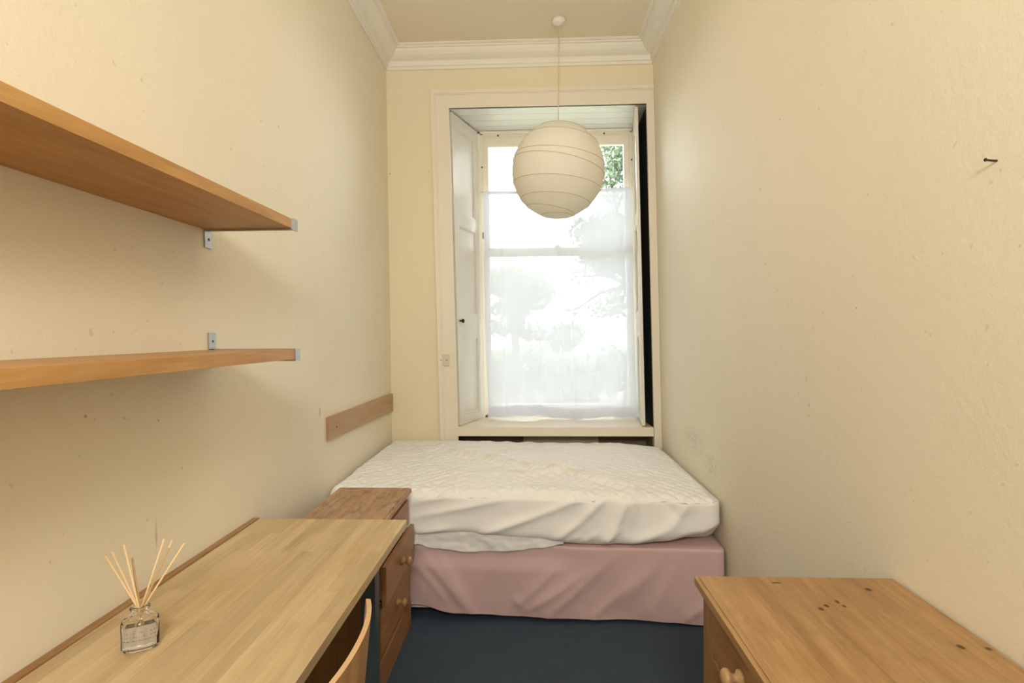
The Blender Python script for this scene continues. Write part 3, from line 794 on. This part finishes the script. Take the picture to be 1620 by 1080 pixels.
obj('frame_rail', bm, M['deskleg'], dk, bevel=.003)

# ------------------------------------------------------------------ chair
chr_ = thing('desk_chair', 'bent plywood desk chair pushed in under the desk', 'chair', (.48, -2.96, 0))
def back_x(s, z):      # s in -1..1 across the back, z height: concave towards the desk, raked
    return .731 - .039*abs(s)**2.2 + .10*(z-.81)
YC, HW = -2.968, .212
bm = bmesh.new(); N, H = 36, 12; front = []; rear = []
def back_prof(s, j):
    zt = .812 - .006*abs(s)**4; zb = .565 + .02*abs(s)**3
    z = zb + (zt-zb)*j/H; return z
for j in range(H+1):
    fr_, rr = [], []
    for i in range(N+1):
        s = -1+2*i/N; z = back_prof(s, j); x = back_x(s, z)
        fr_.append(bm.verts.new((x-.0055, YC+s*HW, z))); rr.append(bm.verts.new((x+.0055, YC+s*HW, z)))
    front.append(fr_); rear.append(rr)
for j in range(H):
    for i in range(N):
        bm.faces.new((front[j][i], front[j][i+1], front[j+1][i+1], front[j+1][i])); bm.faces.new((rear[j][i], rear[j+1][i], rear[j+1][i+1], rear[j][i+1]))
for i in range(N):
    bm.faces.new((front[H][i], front[H][i+1], rear[H][i+1], rear[H][i])); bm.faces.new((front[0][i], rear[0][i], rear[0][i+1], front[0][i+1]))
for j in range(H):
    bm.faces.new((front[j][0], front[j+1][0], rear[j+1][0], rear[j][0])); bm.faces.new((front[j][N], rear[j][N], rear[j+1][N], front[j+1][N]))
# laminated edge: pale and dark plies across the thickness, only on edge faces
t = NT('birch_ply_laminated', .42)
v = t.mapping((1, 1, .07)); g = t.noise(34, 5, .6, v); face = t.ramp(g, (.35, lin((166, 122, 78))), (.65, lin((192, 152, 104))))
M['ply'] = t.out(face, spec=.35)
o = obj('backrest', bm, M['ply'], chr_, smooth=False)
# plies: thin lighter laminate strips run along the top edge
bm = bmesh.new()
for k, dx in enumerate((-.0042, -.0014, .0014, .0042)):
    rows = []
    for i in range(N+1):
        s = -1+2*i/N; z = back_prof(s, H)
        x = back_x(s, z)+dx
        rows.append([bm.verts.new((x-.0009, YC+s*HW, z-.001)), bm.verts.new((x-.0009, YC+s*HW, z+.0005)), bm.verts.new((x+.0009, YC+s*HW, z+.0005)), bm.verts.new((x+.0009, YC+s*HW, z-.001))])
    for p, q in zip(rows, rows[1:]):
        for a in range(3): bm.faces.new((p[a], p[a+1], q[a+1], q[a]))
M['plyedge'] = plain('pale_ply_edge', (230, 192, 142), .5)
obj('ply_edge', bm, M['plyedge'], o)['label'] = 'pale striped plywood edge'
bm = bmesh.new(); N2 = 20; top, bot = [], []
for i in range(N2+1):
    u = i/N2; x = .28 + .40*u; zz = .452 - .012*sin(pi*u) - .03*max(0, .15-u)/.15*.5
    a = [bm.verts.new((x, YC + s*(.205-.03*(1-u)), zz + .008*abs(s)**3)) for s in [-1+2*k/14 for k in range(15)]]
    b = [bm.verts.new((p.co.x, p.co.y, p.co.z-.012)) for p in a]; top.append(a); bot.append(b)
for i in range(N2):
    for k in range(14):
        bm.faces.new((top[i][k], top[i+1][k], top[i+1][k+1], top[i][k+1])); bm.faces.new((bot[i][k], bot[i][k+1], bot[i+1][k+1], bot[i+1][k]))
    bm.faces.new((top[i][0], bot[i][0], bot[i+1][0], top[i+1][0])); bm.faces.new((top[i][14], top[i+1][14], bot[i+1][14], bot[i][14]))
for k in range(14):
    bm.faces.new((top[0][k], top[0][k+1], bot[0][k+1], bot[0][k])); bm.faces.new((top[N2][k], bot[N2][k], bot[N2][k+1], top[N2][k+1]))
obj('seat', bm, M['ply'], chr_)
for s in (-1, 1):
    y = YC + s*.17
    bm = bmesh.new(); tube(bm, [(.33, y, .43), (.32, y, .25), (.31, y+s*.015, .0)], .0105, 12); obj('leg', bm, M['deskleg'], chr_, smooth=True)
    yb_ = YC + s*.15
    bm = bmesh.new(); tube(bm, [(.72, yb_+s*.03, 0), (.66, yb_, .43), (.664, yb_, .50), (.676, yb_, .60), (.686, yb_, .70)], .0105, 12); obj('leg', bm, M['deskleg'], chr_, smooth=True)
for s in (-1, 1):
    bm = bmesh.new(); tube(bm, [(.34, YC+s*.165, .424), (.66, YC+s*.15, .424)], .009, 10)
    obj('seat_rail', bm, M['deskleg'], chr_, smooth=True)

# ------------------------------------------------------------------ reed diffuser
DXc, DYc = .207, -2.838
rd = thing('reed_diffuser', 'clear glass reed diffuser with pale sticks standing on the desk', 'diffuser', (DXc, DYc, DZ))
t = NT('clear_bottle_glass'); t.b.inputs['Transmission Weight'].default_value = 1; t.b.inputs['Roughness'].default_value = .03; t.b.inputs['IOR'].default_value = 1.45
t.b.inputs['Base Color'].default_value = (.98, .98, .97, 1); M['glass'] = t.m
def oval(prof, name, mat, parent, sy=.58, rot=math.radians(28), smooth=True):
    bm = bmesh.new()
    rings = []
    for r, h, k in prof:
        ring = []
        for i in range(48):
            a = 2*pi*i/48; e = 2/2.6
            cx, cy = cos(a), sin(a)
            u = math.copysign(abs(cx)**e, cx)*r; v_ = math.copysign(abs(cy)**e, cy)*r*(sy + (1-sy)*k)
            if k > .9: u, v_ = cx*r, cy*r
            ring.append(bm.verts.new((DXc + u*cos(rot)-v_*sin(rot), DYc + u*sin(rot)+v_*cos(rot), DZ+h)))
        rings.append(ring)
    for p, q in zip(rings, rings[1:]):
        for i in range(48): bm.faces.new((p[i], p[(i+1) % 48], q[(i+1) % 48], q[i]))
    bm.faces.new(rings[0][::-1]); bm.faces.new(rings[-1])
    return obj(name, bm, mat, parent, smooth=smooth)
bt = oval([(0.0313, .0008, 0), (0.0348, .003, 0), (0.0361, .008, 0), (0.0361, .060, 0), (0.0348, .067, 0), (0.0296, .072, .1), (.022, .0745, .5), (.015, .076, 1), (.0145, .086, 1), (.019, .088, 1), (.020, .091, 1), (.019, .095, 1), (.0125, .096, 1),
      (.0115, .094, 1), (.0115, .076, 1), (.020, .0715, .5), (.032, .069, .1), (0.0326, .065, 0), (0.0335, .060, 0), (0.0335, .009, 0), (0.0313, .006, 0)], 'bottle', M['glass'], rd)
t = NT('pale_scented_oil', .05); t.b.inputs['Transmission Weight'].default_value = 1; t.b.inputs['IOR'].default_value = 1.2; t.b.inputs['Base Color'].default_value = lin((250, 246, 236))
oval([(.0308, .0065, 0), (.0329, .0095, 0), (.0329, .048, 0), (.032, .0485, 0)], 'oil', t.m, bt)
# printed label: translucent white panel with rows of fine unreadable print
t = NT('printed_label', .5); v = t.mapping((1, 1, 1))
sz = t.n('ShaderNodeSeparateXYZ'); t.l(t.co, sz.inputs[0])
rowm = t.maprange(t.math('SINE', t.math('MULTIPLY', sz.outputs[2], 2*pi/.0085)), .55, .7)
prt = t.math('MULTIPLY', rowm, t.maprange(t.noise(420, 1, .5, t.mapping((1, 1, .15))), .50, .56))
band = t.math('MULTIPLY', t.maprange(sz.outputs[2], .020, .0205), t.maprange(sz.outputs[2], .050, .0495))
prt = t.math('MULTIPLY', prt, band)
cl = t.mix(prt, lin((238, 234, 224)), lin((120, 118, 112)))
t.out(cl, spec=.3)
trn = t.n('ShaderNodeBsdfTransparent'); mx = t.n('ShaderNodeMixShader'); t.l(t.maprange(prt, 0, 1, .34, .66), mx.inputs[0]); t.l(trn.outputs[0], mx.inputs[1]); t.l(t.b.outputs[0], mx.inputs[2])
t.l(mx.outputs[0], t.t.nodes['Material Output'].inputs[0]); M['label'] = t.m
bm = bmesh.new(); rot = math.radians(28); cols = []
for i in range(25):
    a = math.radians(-90-58 + 116*i/24); e = 2/2.6; cx, cy = cos(a), sin(a); r = .0364
    u = math.copysign(abs(cx)**e, cx)*r; v_ = math.copysign(abs(cy)**e, cy)*r*.58 - .0004
    x, y = DXc + u*cos(rot)-v_*sin(rot), DYc + u*sin(rot)+v_*cos(rot)
    cols.append((bm.verts.new((x, y, DZ+.010)), bm.verts.new((x, y, DZ+.058))))
for p, q in zip(cols, cols[1:]): bm.faces.new((p[0], q[0], q[1], p[1]))
obj('label', bm, M['label'], bt, smooth=True)['label'] = 'white printed label'
M['reed'] = plain('pale_rattan', (236, 204, 154), .6, var=.05)
M['reed2'] = plain('darker_rattan', (196, 162, 112), .6, var=.05)
# tips given in the plane of the bottle facing the camera: sideways and up from the neck
REEDS = [(-.078, .206, .0, 'reed'), (-.072, .209, .012, 'reed'), (-.027, .234, -.01, 'reed'), (-.031, .192, .02, 'reed2'), (.057, .244, .0, 'reed'), (.062, .234, .02, 'reed'), (.074, .226, -.01, 'reed2'), (.093, .229, .015, 'reed')]
for k, (dx, dz, dy, mt) in enumerate(REEDS):
    tip = Vector((DXc+dx, DYc+dy, DZ+dz)); neck = Vector((DXc+dx*.085, DYc+dy*.1, DZ+.093))
    d = (neck-tip); s = (DZ+.012-neck.z)/d.z; foot = neck + d*min(s, 1.1)*.9
    foot = Vector((max(DXc-.02, min(DXc+.02, foot.x)), max(DYc-.010, min(DYc+.010, foot.y)), DZ+.014))
    bm = bmesh.new(); tube(bm, [foot, neck, tip], .0022, 8); obj('reed', bm, M[mt], rd, smooth=True)

# ------------------------------------------------------------------ outdoors
t = NT('lawn_grass', .9); M['lawn'] = t.out(t.mix(t.noise(3, 5), lin((128, 134, 112)), lin((160, 164, 142))), spec=.1)
struct(obj('floor_lawn', B((-60, .9, -1.3), (60, 90, -1.2)), M['lawn']), 'green lawn outside the window', 'lawn')
def leaf_mat(name, a, b):
    t = NT(name, .5); t.out(t.mix(t.noise(2.5, 3), lin(a), lin(b)), spec=.4); return t.m
M['leaf'] = leaf_mat('green_leaves', (72, 88, 66), (128, 144, 116)); M['leaf2'] = leaf_mat('pale_green_leaves', (112, 124, 106), (150, 162, 142))
M['bark'] = plain('grey_bark', (92, 82, 70), .9, var=.2, bump=(20, .5, .02))
def leafcloud(blobs, n, size, seed):
    rng = random.Random(seed); bm = bmesh.new()
    tot = sum(b[3]*b[4]*b[5] for b in blobs)
    for cx, cy, cz, rx, ry, rz in blobs:
        for _ in range(int(n*rx*ry*rz/tot)):
            while True:
                p = Vector((rng.uniform(-1, 1), rng.uniform(-1, 1), rng.uniform(-1, 1)))
                if .25 < p.length < 1: break
            c = Vector((cx+p.x*rx, cy+p.y*ry, cz+p.z*rz)); nrm = Vector((rng.gauss(0, 1), rng.gauss(0, 1), rng.gauss(.5, 1))).normalized()
            a = nrm.orthogonal().normalized(); b = nrm.cross(a); s = size*rng.uniform(.6, 1.3); an = rng.uniform(0, 6.28); a, b = a*cos(an)+b*sin(an), b*cos(an)-a*sin(an)
            vs = [bm.verts.new(c+a*s), bm.verts.new(c+b*s*.45+nrm*s*.1), bm.verts.new(c-a*s), bm.verts.new(c-b*s*.45+nrm*s*.1)]
            bm.faces.new(vs)
    return bm
def tree(label, x, y, blobs, n, size, seed, mat, trunk):
    r = thing('garden_tree', label, 'tree', (x, y, -1.2))
    obj('foliage', leafcloud([(x+b[0], y+b[1], b[2], b[3], b[4], b[5]) for b in blobs], n, size, seed), M[mat], r)
    bm = bmesh.new(); tube(bm, [(x, y, -1.2), (x+.1, y, .5), (x+.05, y+.1, trunk*.6), (x+.3, y, trunk)], [.24, .2, .15, .05], 10)
    for b in blobs[1:]: tube(bm, [(x+.07, y+.05, trunk*.5), (x+b[0]*.5, y+b[1]*.5, (trunk*.5+b[2])*.5+.2), (x+b[0], y+b[1], b[2])], [.10, .06, .02], 7)
    obj('trunk', bm, M['bark'], r, smooth=True)
    return r
def clumps(seed, n, cx, cz, sx, sz, r):
    g = random.Random(seed); out = []
    for _ in range(n):
        k = g.uniform(.55, 1.25)*r; out.append((cx+g.gauss(0, 1)*sx, g.gauss(0, .5), cz+g.gauss(0, 1)*sz, k*g.uniform(1, 1.5), k, k*g.uniform(.5, .8)))
    return out
tree('tall leafy tree behind the right side of the window', 4.2, 14.0, clumps(2, 16, 0, 5.0, .75, 1.5, .75) + clumps(4, 6, -1.0, 2.6, .7, .5, .5), 8000, .12, 3, 'leaf', 6)
tree('broad pale tree beyond the left side of the curtain', .2, 19.0, clumps(8, 14, .5, 2.9, 1.0, .55, .75) + clumps(9, 8, 1.2, 1.5, 1.2, .4, .6), 6500, .14, 5, 'leaf2', 2.6)
hb = leafcloud([(-4+i*1.0, 17+.3*sin(i*2), -.2+.25*sin(i*1.7), .8, .6, 1.0) for i in range(12)], 9000, .14, 9)
o = rebase(obj('garden_hedge', hb, M['leaf2'])); o['label'] = 'low clipped hedge beyond the lawn behind the curtain'; o['category'] = 'hedge'; o['kind'] = 'thing'
